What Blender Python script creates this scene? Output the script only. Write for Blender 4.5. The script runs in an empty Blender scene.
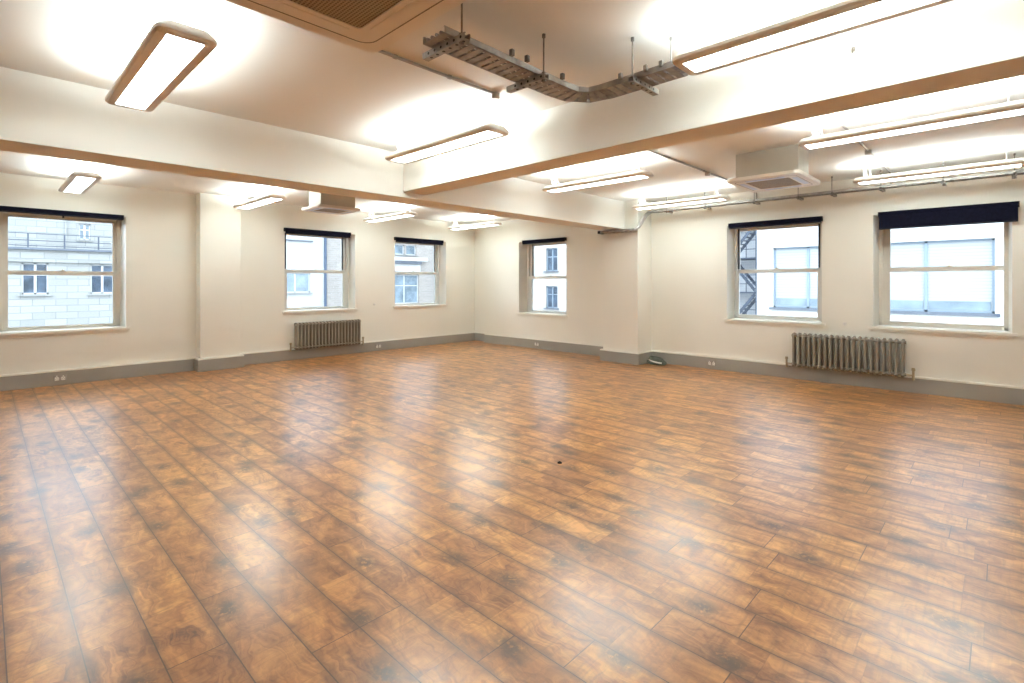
import bpy, bmesh, math, random
from mathutils import Vector, Matrix
PI = math.pi
SC = bpy.context.scene
COL = SC.collection

# ------------------------------------------------------------------ camera, world, exposure
cam_d = bpy.data.cameras.new('camera')
cam = bpy.data.objects.new('camera', cam_d)
COL.objects.link(cam)
cam_d.sensor_fit = 'HORIZONTAL'
cam_d.sensor_width = 36.0
cam_d.lens = 36.0 * 510.0 / 1024.0
cam_d.shift_y = -(341.5 - 283.7) / 1024.0
cam_d.clip_start = 0.05
cam_d.clip_end = 300
YAW = math.atan(530 / 510.0)            # the view direction turned from the long axis of the room
cam.location = (0, 0, 1.5)
cam.rotation_euler = (PI / 2, 0, -YAW)
SC.camera = cam

world = bpy.data.worlds.new('overcast_sky')
SC.world = world
world.use_nodes = True
bg = world.node_tree.nodes['Background']
bg.inputs[0].default_value = (0.76, 0.88, 1.0, 1)
bg.inputs[1].default_value = 4.4

LAMP_DOWN = 12.0
LAMP_UP = 27.0
SC.view_settings.view_transform = 'Standard'
SC.view_settings.look = 'None'
SC.view_settings.gamma = 1.0
SC.view_settings.use_curve_mapping = False
SC.view_settings.exposure = 0.68
SC.cycles.use_denoising = True
SC.cycles.max_bounces = 12
SC.cycles.diffuse_bounces = 8
SC.cycles.glossy_bounces = 4
SC.cycles.transparent_max_bounces = 12
SC.cycles.caustics_reflective = False
SC.cycles.sample_clamp_indirect = 8

# ------------------------------------------------------------------ node helpers
def new_mat(name):
    m = bpy.data.materials.new(name)
    m.use_nodes = True
    nt = m.node_tree
    return m, nt, nt.nodes['Principled BSDF']

class N:
    """small helper for building value graphs"""
    def __init__(s, nt): s.nt = nt
    def put(s, sock, v):
        if isinstance(v, (int, float)): sock.default_value = v
        elif isinstance(v, (tuple, list)):
            sock.default_value = v if len(v) == len(sock.default_value) else tuple(v) + (1,)
        else: s.nt.links.new(v, sock)
    def m(s, op, a, b=None, c=None, clamp=False):
        n = s.nt.nodes.new('ShaderNodeMath'); n.operation = op; n.use_clamp = clamp
        s.put(n.inputs[0], a)
        if b is not None: s.put(n.inputs[1], b)
        if c is not None: s.put(n.inputs[2], c)
        return n.outputs[0]
    def xyz(s, v):
        n = s.nt.nodes.new('ShaderNodeSeparateXYZ'); s.put(n.inputs[0], v); return n.outputs
    def vec(s, x, y, z=0.0):
        n = s.nt.nodes.new('ShaderNodeCombineXYZ')
        for i, q in enumerate((x, y, z)): s.put(n.inputs[i], q)
        return n.outputs[0]
    def noise(s, v, scale, detail=4, rough=0.5, dist=0.0):
        n = s.nt.nodes.new('ShaderNodeTexNoise'); s.put(n.inputs['Vector'], v)
        n.inputs['Scale'].default_value = scale; n.inputs['Detail'].default_value = detail
        n.inputs['Roughness'].default_value = rough; n.inputs['Distortion'].default_value = dist
        return n.outputs[0]
    def white(s, v):
        n = s.nt.nodes.new('ShaderNodeTexWhiteNoise'); n.noise_dimensions = '3D'; s.put(n.inputs['Vector'], v)
        return n.outputs[0]
    def ramp(s, f, stops, interp='LINEAR'):
        n = s.nt.nodes.new('ShaderNodeValToRGB'); n.color_ramp.interpolation = interp
        e = n.color_ramp.elements
        while len(e) < len(stops): e.new(0.5)
        for k, (p, c) in enumerate(stops):
            e[k].position = p; e[k].color = tuple(c) + (1,) if len(c) == 3 else c
        s.put(n.inputs[0], f); return n.outputs[0]
    def mix(s, f, a, b, typ='MIX'):
        n = s.nt.nodes.new('ShaderNodeMix'); n.data_type = 'RGBA'; n.blend_type = typ
        s.put(n.inputs[0], f); s.put(n.inputs[6], a); s.put(n.inputs[7], b); return n.outputs[2]
    def maprange(s, v, a, b, c, d):
        n = s.nt.nodes.new('ShaderNodeMapRange'); s.put(n.inputs[0], v)
        for i, q in enumerate((a, b, c, d)): n.inputs[i + 1].default_value = q
        return n.outputs[0]
    def bump(s, h, strength, dist):
        n = s.nt.nodes.new('ShaderNodeBump'); s.put(n.inputs['Height'], h)
        n.inputs['Strength'].default_value = strength; n.inputs['Distance'].default_value = dist
        return n.outputs[0]
    def pos(s):
        return s.nt.nodes.new('ShaderNodeNewGeometry').outputs['Position']
    def obj(s):
        return s.nt.nodes.new('ShaderNodeTexCoord').outputs['Object']

def plain(name, col, rough=0.5, metal=0.0, var=0.04, vscale=3.0, bump=0.0, bscale=60, spec=0.5):
    """painted / metal surface with a faint procedural unevenness"""
    m, nt, p = new_mat(name); g = N(nt)
    o = g.obj()
    f = g.noise(o, vscale, 3)
    lo = tuple(c * (1 - var) for c in col); hi = tuple(min(1, c * (1 + var)) for c in col)
    nt.links.new(g.ramp(f, [(0.3, lo), (0.7, hi)]), p.inputs['Base Color'])
    p.inputs['Roughness'].default_value = rough
    p.inputs['Metallic'].default_value = metal
    p.inputs['Specular IOR Level'].default_value = spec
    if bump: nt.links.new(g.bump(g.noise(o, bscale, 3), bump, 0.01), p.inputs['Normal'])
    return m

def emit_mat(name, col, strength):
    m, nt, p = new_mat(name)
    p.inputs['Base Color'].default_value = (0.9, 0.9, 0.9, 1)
    p.inputs['Emission Color'].default_value = tuple(col) + (1,)
    p.inputs['Emission Strength'].default_value = strength
    return m

def glass_mat(name, tint=(0.97, 0.99, 1.0)):
    m = bpy.data.materials.new(name); m.use_nodes = True
    nt = m.node_tree; nt.nodes.clear()
    out = nt.nodes.new('ShaderNodeOutputMaterial')
    tr = nt.nodes.new('ShaderNodeBsdfTransparent'); tr.inputs[0].default_value = tint + (1,)
    gl = nt.nodes.new('ShaderNodeBsdfGlossy'); gl.inputs['Roughness'].default_value = 0.02
    fr = nt.nodes.new('ShaderNodeFresnel'); fr.inputs[0].default_value = 1.3
    mx = nt.nodes.new('ShaderNodeMixShader')
    nt.links.new(fr.outputs[0], mx.inputs[0]); nt.links.new(tr.outputs[0], mx.inputs[1])
    nt.links.new(gl.outputs[0], mx.inputs[2]); nt.links.new(mx.outputs[0], out.inputs[0])
    return m

# ------------------------------------------------------------------ materials
M = {}
M['wall'] = plain('cream_wall_paint', (0.84, 0.825, 0.755), 0.7, var=0.02, vscale=0.8, bump=0.05, bscale=25)
M['ceiling'] = plain('white_ceiling_paint', (0.86, 0.85, 0.81), 0.75, var=0.02, vscale=0.7, bump=0.05, bscale=20)
M['gloss_white'] = plain('white_gloss_paint', (0.83, 0.81, 0.74), 0.35, var=0.02)
M['frame_grey'] = plain('grey_sash_paint', (0.66, 0.66, 0.63), 0.4, var=0.05)
M['frame_taupe'] = plain('taupe_sash_paint', (0.66, 0.62, 0.55), 0.4, var=0.05)
M['skirting'] = plain('grey_skirting_paint', (0.33, 0.315, 0.285), 0.4, var=0.05, vscale=2)
M['beige'] = plain('cream_powder_coat', (0.86, 0.82, 0.76), 0.4, var=0.02)
M['radiator'] = plain('taupe_radiator_paint', (0.29, 0.25, 0.195), 0.4, var=0.07, vscale=8)
M['brass'] = plain('dull_brass', (0.45, 0.38, 0.26), 0.35, metal=0.8)
M['galv'] = plain('galvanised_steel', (0.36, 0.34, 0.32), 0.5, metal=0.55, var=0.25, vscale=14)
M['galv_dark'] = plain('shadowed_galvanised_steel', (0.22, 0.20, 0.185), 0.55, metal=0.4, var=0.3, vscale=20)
M['conduit'] = plain('grey_conduit', (0.40, 0.37, 0.33), 0.5, metal=0.4, var=0.1, vscale=10)
M['cable_grey'] = plain('grey_cable_sheath', (0.30, 0.285, 0.30), 0.5, var=0.15, vscale=12)
M['cable_white'] = plain('white_cable_sheath', (0.85, 0.83, 0.78), 0.45)
M['cable_dark'] = plain('dark_green_grey_cable', (0.09, 0.10, 0.075), 0.5, var=0.2, vscale=20)
M['wire'] = plain('steel_wire', (0.6, 0.58, 0.54), 0.35, metal=0.8)
M['navy'] = plain('navy_blind_fabric', (0.006, 0.006, 0.014), 0.95, spec=0.08, var=0.2, vscale=40, bump=0.1, bscale=300)
M['black'] = plain('black_plastic', (0.012, 0.012, 0.016), 0.6, spec=0.2)
M['plastic'] = plain('white_moulded_plastic', (0.80, 0.79, 0.76), 0.35)
M['dark_hole'] = plain('socket_slot_black', (0.02, 0.02, 0.02), 0.6)
M['duct'] = plain('cassette_casing', (0.60, 0.58, 0.52), 0.45, metal=0.25, var=0.05)
M['blue_film'] = plain('pale_blue_louvre', (0.62, 0.70, 0.86), 0.35)
M['lamp_down'] = emit_mat('diffuser_lit', (0.87, 0.985, 1.0), LAMP_DOWN)
M['lamp_up'] = emit_mat('upper_diffuser_lit', (0.87, 0.985, 1.0), LAMP_UP)
M['strip'] = plain('dark_brush_pile', (0.06, 0.065, 0.075), 0.8)
M['glass'] = glass_mat('window_glass')

def floor_mat():
    m, nt, p = new_mat('varnished_oak_laminate'); g = N(nt)
    P = g.xyz(g.pos())
    x, y = P[0], P[1]
    PW, PL = 0.2155, 1.26
    u = g.m('DIVIDE', g.m('SUBTRACT', x, 0.066), PW)
    row = g.m('FLOOR', u); fu = g.m('FRACT', u)
    off = g.white(g.vec(row, 3.3, 1.7))
    v = g.m('ADD', g.m('DIVIDE', y, PL), g.m('MULTIPLY', off, 7.0))
    brd = g.m('FLOOR', v); fv = g.m('FRACT', v)
    seg = g.m('FLOOR', g.m('MULTIPLY', v, 3.0)); fs = g.m('FRACT', g.m('MULTIPLY', v, 3.0))
    r1 = g.white(g.vec(row, brd, 0.5)); r2 = g.white(g.vec(row, seg, 4.5)); r3 = g.white(g.vec(seg, row, 9.5))
    # grain runs along the boards (y) and meanders
    gx = g.m('ADD', g.m('MULTIPLY', x, 1.0), g.m('MULTIPLY', r2, 31.0))
    wob = g.noise(g.vec(g.m('MULTIPLY', gx, 4.0), g.m('MULTIPLY', y, 2.2), r2), 1.3, 3, 0.55)
    wy = g.m('ADD', g.m('MULTIPLY', gx, 30.0), g.m('MULTIPLY', wob, 15.0))
    grain = g.noise(g.vec(g.m('MULTIPLY', wy, 2.2), g.m('MULTIPLY', y, 2.5), g.m('MULTIPLY', r1, 9.0)), 1.0, 4, 0.6)
    streak = g.noise(g.vec(g.m('MULTIPLY', wy, 0.55), g.m('MULTIPLY', y, 1.5), g.m('MULTIPLY', r1, 19.0)), 1.0, 4, 0.6)
    blotch = g.noise(g.vec(g.m('MULTIPLY', gx, 8.0), g.m('MULTIPLY', y, 4.6), r1), 1.0, 5, 0.65, 0.8)
    val = g.m('ADD', g.m('ADD', g.m('MULTIPLY', blotch, 0.46), g.m('MULTIPLY', streak, 0.34)), g.m('MULTIPLY', grain, 0.20))
    c = g.ramp(val, [(0.35, (0.11, 0.040, 0.014)), (0.425, (0.28, 0.108, 0.031)), (0.495, (0.43, 0.192, 0.060)), (0.60, (0.65, 0.325, 0.110))])
    # each printed strip has its own tone
    tone = g.ramp(r2, [(0.0, (0.76, 0.70, 0.68)), (0.35, (0.94, 0.90, 0.88)), (0.7, (1.05, 1.03, 1.0)), (1.0, (1.14, 1.18, 1.10))])
    c = g.mix(1.0, c, tone, 'MULTIPLY')
    # knots
    vo = nt.nodes.new('ShaderNodeTexVoronoi'); vo.feature = 'F1'; vo.voronoi_dimensions = '2D'; vo.inputs['Scale'].default_value = 1.0
    kd = g.noise(g.vec(x, y, 0.0), 22.0, 3)
    g.put(vo.inputs['Vector'], g.vec(g.m('ADD', g.m('MULTIPLY', x, 3.1), g.m('MULTIPLY', kd, 0.22)), g.m('ADD', g.m('MULTIPLY', y, 2.0), g.m('MULTIPLY', kd, 0.22)), 0.0))
    kn = g.maprange(vo.outputs['Distance'], 0.05, 0.27, 1.0, 0.0)
    ksel = g.m('GREATER_THAN', g.xyz(vo.outputs['Color'])[0], 0.30)
    kmask = g.m('MULTIPLY', g.m('MULTIPLY', kn, ksel), g.maprange(g.noise(g.vec(x, y, 3.0), 34.0, 4, 0.7), 0.32, 0.48, 0.0, 1.0))
    c = g.mix(g.m('MULTIPLY', kmask, 0.88), c, (0.060, 0.032, 0.022))
    # cross-cut saw marks
    sw = g.noise(g.vec(g.m('MULTIPLY', gx, 5.0), g.m('MULTIPLY', g.m('ADD', y, g.m('MULTIPLY', wob, 0.05)), 60.0), r3), 1.0, 2)
    c = g.mix(g.maprange(sw, 0.50, 0.80, 0.0, 0.45), c, (0.14, 0.06, 0.025))
    # darker burnt sides, plank gaps, end joints
    edge = g.m('MINIMUM', fu, g.m('SUBTRACT', 1.0, fu))
    side = g.maprange(g.m('ADD', edge, g.m('MULTIPLY', g.m('SUBTRACT', wob, 0.5), 0.34)), 0.0, 0.15, 0.55, 0.0)
    c = g.mix(side, c, (0.10, 0.038, 0.018))
    gap = g.m('LESS_THAN', edge, 0.010)
    endj = g.m('MULTIPLY', g.m('MINIMUM', fv, g.m('SUBTRACT', 1.0, fv)), PL)
    gap2 = g.m('LESS_THAN', endj, 0.0022)
    segj = g.m('MULTIPLY', g.m('MINIMUM', fs, g.m('SUBTRACT', 1.0, fs)), PL / 3)
    segl = g.m('MULTIPLY', g.m('LESS_THAN', segj, 0.0022), 0.18)
    gg = g.m('MAXIMUM', g.m('MAXIMUM', g.m('MULTIPLY', gap, 0.85), g.m('MULTIPLY', gap2, 0.85)), segl)
    c = g.mix(gg, c, (0.035, 0.014, 0.007))
    nt.links.new(c, p.inputs['Base Color'])
    rr = g.maprange(g.noise(g.vec(g.m('MULTIPLY', x, 9.0), g.m('MULTIPLY', y, 3.0), 2.0), 1.0, 4), 0.3, 0.7, 0.275, 0.285)
    nt.links.new(rr, p.inputs['Roughness'])
    p.inputs['IOR'].default_value = 1.86
    return m
M['floor'] = floor_mat()

def block_mat(name, c1, c2, mortar, scale, axis, w=0.45, h=0.16, msize=0.012, rough=0.85):
    m, nt, p = new_mat(name); g = N(nt)
    P = g.xyz(g.pos())
    b = nt.nodes.new('ShaderNodeTexBrick')
    g.put(b.inputs['Vector'], g.vec(P[axis], P[2], 0.0))
    b.inputs['Color1'].default_value = c1 + (1,); b.inputs['Color2'].default_value = c2 + (1,)
    b.inputs['Mortar'].default_value = mortar + (1,); b.inputs['Scale'].default_value = 1.0
    b.inputs['Mortar Size'].default_value = msize; b.inputs['Brick Width'].default_value = w
    b.inputs['Row Height'].default_value = h
    n = g.noise(g.pos(), 1.3, 4)
    nt.links.new(g.mix(g.maprange(n, 0.3, 0.7, 0.0, 0.5), b.outputs[0], tuple(q * 0.86 for q in c1)), p.inputs['Base Color'])
    p.inputs['Roughness'].default_value = rough
    return m
M['sandstone'] = block_mat('pale_stone_blocks', (0.33, 0.33, 0.31), (0.25, 0.25, 0.235), (0.19, 0.19, 0.19), 1, 0, 0.9, 0.35, 0.02)
M['render_white'] = plain('white_render', (0.40, 0.405, 0.41), 0.9, var=0.04, vscale=0.6)
M['brick_pale'] = block_mat('pale_buff_brick', (0.34, 0.30, 0.27), (0.26, 0.235, 0.215), (0.32, 0.31, 0.29), 1, 0, 0.45, 0.15, 0.02)
M['brick_white'] = block_mat('white_painted_brick', (0.60, 0.59, 0.57), (0.55, 0.54, 0.53), (0.45, 0.45, 0.45), 1, 1, 0.46, 0.16, 0.012)
M['render_cream'] = plain('cream_render', (0.40, 0.38, 0.35), 0.9, var=0.04, vscale=0.5)
M['brick_grey'] = block_mat('grey_brick', (0.55, 0.56, 0.58), (0.48, 0.50, 0.53), (0.6, 0.6, 0.6), 1, 1, 0.46, 0.16, 0.02)
M['lead'] = plain('lead_coping', (0.11, 0.125, 0.15), 0.6, var=0.1)
M['steel_blue'] = plain('blue_grey_steelwork', (0.055, 0.07, 0.10), 0.6, var=0.1)
M['pipe_blue'] = plain('blue_grey_downpipe', (0.05, 0.075, 0.12), 0.5, var=0.1)
M['win_white'] = plain('white_window_frames', (0.50, 0.50, 0.50), 0.5)
M['win_blue'] = plain('pale_blue_window_frames', (0.20, 0.25, 0.30), 0.5)
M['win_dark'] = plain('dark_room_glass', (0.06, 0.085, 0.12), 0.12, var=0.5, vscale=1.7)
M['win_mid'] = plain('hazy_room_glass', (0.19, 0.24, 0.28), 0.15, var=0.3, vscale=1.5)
M['asphalt'] = plain('street_asphalt', (0.2, 0.2, 0.2), 0.9, var=0.1)
def louvre_mat():
    m, nt, p = new_mat('white_venetian_blind'); g = N(nt)
    z = g.xyz(g.pos())[2]
    f = g.m('FRACT', g.m('DIVIDE', z, 0.12))
    nt.links.new(g.ramp(f, [(0.0, (0.26, 0.28, 0.29)), (0.25, (0.34, 0.36, 0.365)), (1.0, (0.37, 0.38, 0.385))]), p.inputs['Base Color'])
    p.inputs['Roughness'].default_value = 0.7
    return m
M['louvre'] = louvre_mat()
def grille_mat():
    m, nt, p = new_mat('woven_grille'); g = N(nt)
    P = g.xyz(g.obj())
    a = g.m('LESS_THAN', g.m('FRACT', g.m('DIVIDE', P[0], 0.016)), 0.45)
    b = g.m('LESS_THAN', g.m('FRACT', g.m('DIVIDE', P[1], 0.016)), 0.30)
    s = g.m('MAXIMUM', a, b)
    nt.links.new(g.mix(s, (0.16, 0.125, 0.075), (0.42, 0.34, 0.23)), p.inputs['Base Color'])
    p.inputs['Roughness'].default_value = 0.6
    return m
M['grille'] = grille_mat()

# ------------------------------------------------------------------ mesh helpers
class B:
    """collects shapes in world coordinates; build() stores them relative to an origin"""
    def __init__(s): s.bm = bmesh.new()
    def box(s, x0, x1, y0, y1, z0, z1, bev=0.0):
        x0, x1 = sorted((x0, x1)); y0, y1 = sorted((y0, y1)); z0, z1 = sorted((z0, z1))
        r = bmesh.ops.create_cube(s.bm, size=1.0)
        vs = r['verts']
        for v in vs:
            v.co = Vector(((x0 + x1) / 2 + v.co.x * (x1 - x0), (y0 + y1) / 2 + v.co.y * (y1 - y0), (z0 + z1) / 2 + v.co.z * (z1 - z0)))
        if bev > 0:
            es = list({e for v in vs for e in v.link_edges})
            bmesh.ops.bevel(s.bm, geom=es, offset=bev, segments=2, affect='EDGES', profile=0.5)
        return s
    def cyl(s, a, b, r, seg=12, r2=None):
        a = Vector(a); b = Vector(b); d = b - a
        q = d.to_track_quat('Z', 'Y').to_matrix().to_4x4()
        mt = Matrix.Translation((a + b) / 2) @ q
        bmesh.ops.create_cone(s.bm, cap_ends=True, segments=seg, radius1=r, radius2=r if r2 is None else r2, depth=d.length, matrix=mt)
        return s
    def ball(s, c, r, sx=1, sy=1, sz=1, seg=12):
        mt = Matrix.Translation(c) @ Matrix.Diagonal((sx, sy, sz, 1))
        bmesh.ops.create_uvsphere(s.bm, u_segments=seg, v_segments=max(6, seg // 2), radius=r, matrix=mt)
        return s
    def tube(s, pts, r, seg=8, closed=False):
        pts = [Vector(p) for p in pts]; n = len(pts); rings = []
        up = Vector((0, 0, 1)); prev = None
        for i, p in enumerate(pts):
            if closed: t = pts[(i + 1) % n] - pts[i - 1]
            else: t = pts[min(i + 1, n - 1)] - pts[max(i - 1, 0)]
            t.normalize()
            if prev is None:
                ref = up if abs(t.z) < 0.9 else Vector((1, 0, 0))
                a = t.cross(ref).normalized()
            else:
                a = (prev - t * prev.dot(t)); a = a.normalized() if a.length > 1e-6 else t.orthogonal().normalized()
            prev = a; b = t.cross(a)
            rings.append([s.bm.verts.new(p + (a * math.cos(k * 2 * PI / seg) + b * math.sin(k * 2 * PI / seg)) * r) for k in range(seg)])
        m = n if closed else n - 1
        for i in range(m):
            A, C = rings[i], rings[(i + 1) % n]
            for k in range(seg):
                s.bm.faces.new((A[k], A[(k + 1) % seg], C[(k + 1) % seg], C[k]))
        if not closed:
            s.bm.faces.new(rings[0][::-1]); s.bm.faces.new(rings[-1])
        return s
    def loft(s, loops, caps=True):
        R = [[s.bm.verts.new(Vector(p)) for p in l] for l in loops]
        k = len(R[0])
        for i in range(len(R) - 1):
            for j in range(k):
                s.bm.faces.new((R[i][j], R[i][(j + 1) % k], R[i + 1][(j + 1) % k], R[i + 1][j]))
        if caps: s.bm.faces.new(R[0][::-1]); s.bm.faces.new(R[-1])
        return s
    def prism(s, pts, off):
        """closed outline moved by a vector"""
        off = Vector(off)
        return s.loft([[Vector(p) for p in pts], [Vector(p) + off for p in pts]])
    def mesh(s, name, mat, origin=(0, 0, 0), smooth=False):
        bmesh.ops.recalc_face_normals(s.bm, faces=s.bm.faces)
        bmesh.ops.translate(s.bm, verts=s.bm.verts, vec=-Vector(origin))
        me = bpy.data.meshes.new(name); s.bm.to_mesh(me); s.bm.free()
        me.materials.append(mat)
        if smooth:
            for f in me.polygons: f.use_smooth = True
            try: me.set_sharp_from_angle(angle=math.radians(40))
            except Exception: pass
        return me
    def build(s, name, mat, parent=None, origin=(0, 0, 0), smooth=False):
        if parent is not None:                    # a child: its mesh is relative to its top-level thing
            org = parent.get('_org', (0, 0, 0))
            o = bpy.data.objects.new(name, s.mesh(name, mat, org, smooth))
            COL.objects.link(o); o.parent = parent; o['_org'] = tuple(org)
        else:
            o = bpy.data.objects.new(name, s.mesh(name, mat, origin, smooth))
            COL.objects.link(o); o.location = origin; o['_org'] = tuple(origin)
        return o

def tag(o, label=None, cat=None, group=None, kind=None):
    if label: o['label'] = label
    if cat: o['category'] = cat
    if group: o['group'] = group
    if kind: o['kind'] = kind
    return o
def thing(name, loc, label, cat, group=None, kind=None):
    o = bpy.data.objects.new(name, None); COL.objects.link(o); o.location = loc
    o.empty_display_size = 0.1; o['_org'] = tuple(loc)
    return tag(o, label, cat, group, kind)
def struct(name, b, mat, label=None, cat=None, smooth=False):
    o = b.build(name, mat, smooth=smooth); return tag(o, label, cat, None, 'structure')
def copy_tree(o, parent=None):
    c = o.copy(); COL.objects.link(c); c.parent = parent
    for ch in [q for q in bpy.data.objects if q.parent == o]: copy_tree(ch, c)
    return c

# ------------------------------------------------------------------ room shell
H = 3.05
LW, RW = 10.10, 8.93              # faces of the left and right walls
XN, YN = -3.0, -3.0               # near ends of the room, behind the camera
def wall_holes(b, axis, face, thick, a0, a1, z0, z1, holes):
    """wall plane built of blocks around rectangular openings (a_lo, a_hi, z_lo, z_hi)"""
    def bx(p0, p1, q0, q1):
        if p1 - p0 < 1e-4 or q1 - q0 < 1e-4: return
        if axis == 'x': b.box(p0, p1, face, face + thick, q0, q1)
        else: b.box(face, face + thick, p0, p1, q0, q1)
    cur = a0
    for h in sorted(holes):
        bx(cur, h[0], z0, z1); bx(h[0], h[1], z0, h[2]); bx(h[0], h[1], h[3], z1); cur = h[1]
    bx(cur, a1, z0, z1)
    return b

W1 = (0.13, 1.596, 0.80, 2.57); W2 = (4.095, 5.60, 0.955, 2.57); W3 = (6.60, 8.10, 0.975, 2.555)
W4 = (6.93, 8.36, 0.80, 2.50); W5 = (2.00, 3.437, 0.885, 2.51); W6 = (-0.085, 1.35, 0.875, 2.50)
struct('floor', B().box(XN, RW + 0.3, YN, LW + 0.3, -0.12, 0), M['floor'], 'varnished orange brown plank floor filling the empty room', 'floor')
struct('ceiling', B().box(XN, RW + 0.5, YN, LW + 0.5, H, H + 0.2), M['ceiling'], 'white painted ceiling above the room', 'ceiling')
struct('wall_left', wall_holes(B(), 'x', LW, 0.42, XN, RW + 0.5, 0, H, [W1, W2, W3]), M['wall'], 'cream wall on the left with three windows', 'wall')
wr = wall_holes(B(), 'y', RW, 0.42, YN, 9.48, 0, H, [W4, W5, W6])
wr.box(RW + 0.14, RW + 0.5, 9.48, LW, 0, H)
struct('wall_right', wr, M['wall'], 'cream wall on the right with three windows', 'wall')
struct('wall_back', B().box(XN, RW + 0.3, YN - 0.2, YN, 0, H), M['wall'], 'cream wall behind the viewer', 'wall')
struct('wall_near', B().box(XN - 0.2, XN, YN, LW + 0.3, 0, H), M['wall'], 'cream wall at the near end of the room', 'wall')
struct('trim_1', B().box(2.58, 3.22, 9.86, LW, 0, H, 0.004), M['wall'], 'cream pier standing out from the left wall beside the first window', 'pier')
struct('trim_2', B().box(8.42, RW, 4.87, 5.63, 0, H, 0.004), M['wall'], 'cream pier standing out from the right wall under the beam end', 'pier')
struct('trim_3', B().box(XN, 8.42, 5.15, 5.58, 2.53, H, 0.004), M['ceiling'], 'long white ceiling beam crossing the room to the pier', 'beam')
struct('trim_4', B().box(3.48, 3.80, YN, 5.15, 2.595, H, 0.004), M['ceiling'], 'white ceiling beam running from the viewer into the long beam', 'beam')
struct('trim_5', B().box(2.1, 3.26, 0.15, 1.07, H - 0.02, H, 0.002), M['gloss_white'], 'bright white flat access panel on the ceiling', 'panel')

SKH, SKT = 0.20, 0.045
def skirt(name, segs, label):
    """segs: boxes of the skirting; the ledge on each has its lit highlight put into a white colour"""
    b = B(); c = B()
    for x0, x1, y0, y1 in segs:
        b.box(x0, x1, y0, y1, 0.0, SKH, 0.004)
        c.box(x0, x1, y0, y1, SKH, SKH + 0.024, 0.003)
    o = tag(b.build(name, M['skirting']), label, 'baseboard', None, 'structure')
    c.build('ledge', M['gloss_white'], o)  # white strip paints in the light caught along the skirting top
    return o
t = SKT
skirt('baseboard_left', [(XN, 2.58, LW - t, LW), (2.58 - t, 2.58, 9.86 - t, LW - t), (2.58, 3.22 + t, 9.86 - t, 9.86), (3.22, 3.22 + t, 9.86, LW - t), (3.22, RW + 0.14, LW - t, LW)],
      'grey trunking skirting along the left wall')
skirt('baseboard_right', [(RW - t, RW, YN, 4.87 - t), (8.42 - t, RW, 4.87 - t, 4.87), (8.42 - t, 8.42, 4.87, 5.63 + t), (8.42, RW - t, 5.63, 5.63 + t), (RW - t, RW, 5.63, 9.48),
                          (RW - t, RW + 0.14, 9.48, 9.48 + t), (RW + 0.14 - t, RW + 0.14, 9.48 + t, LW - t)],
      'grey trunking skirting along the right wall')

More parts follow.
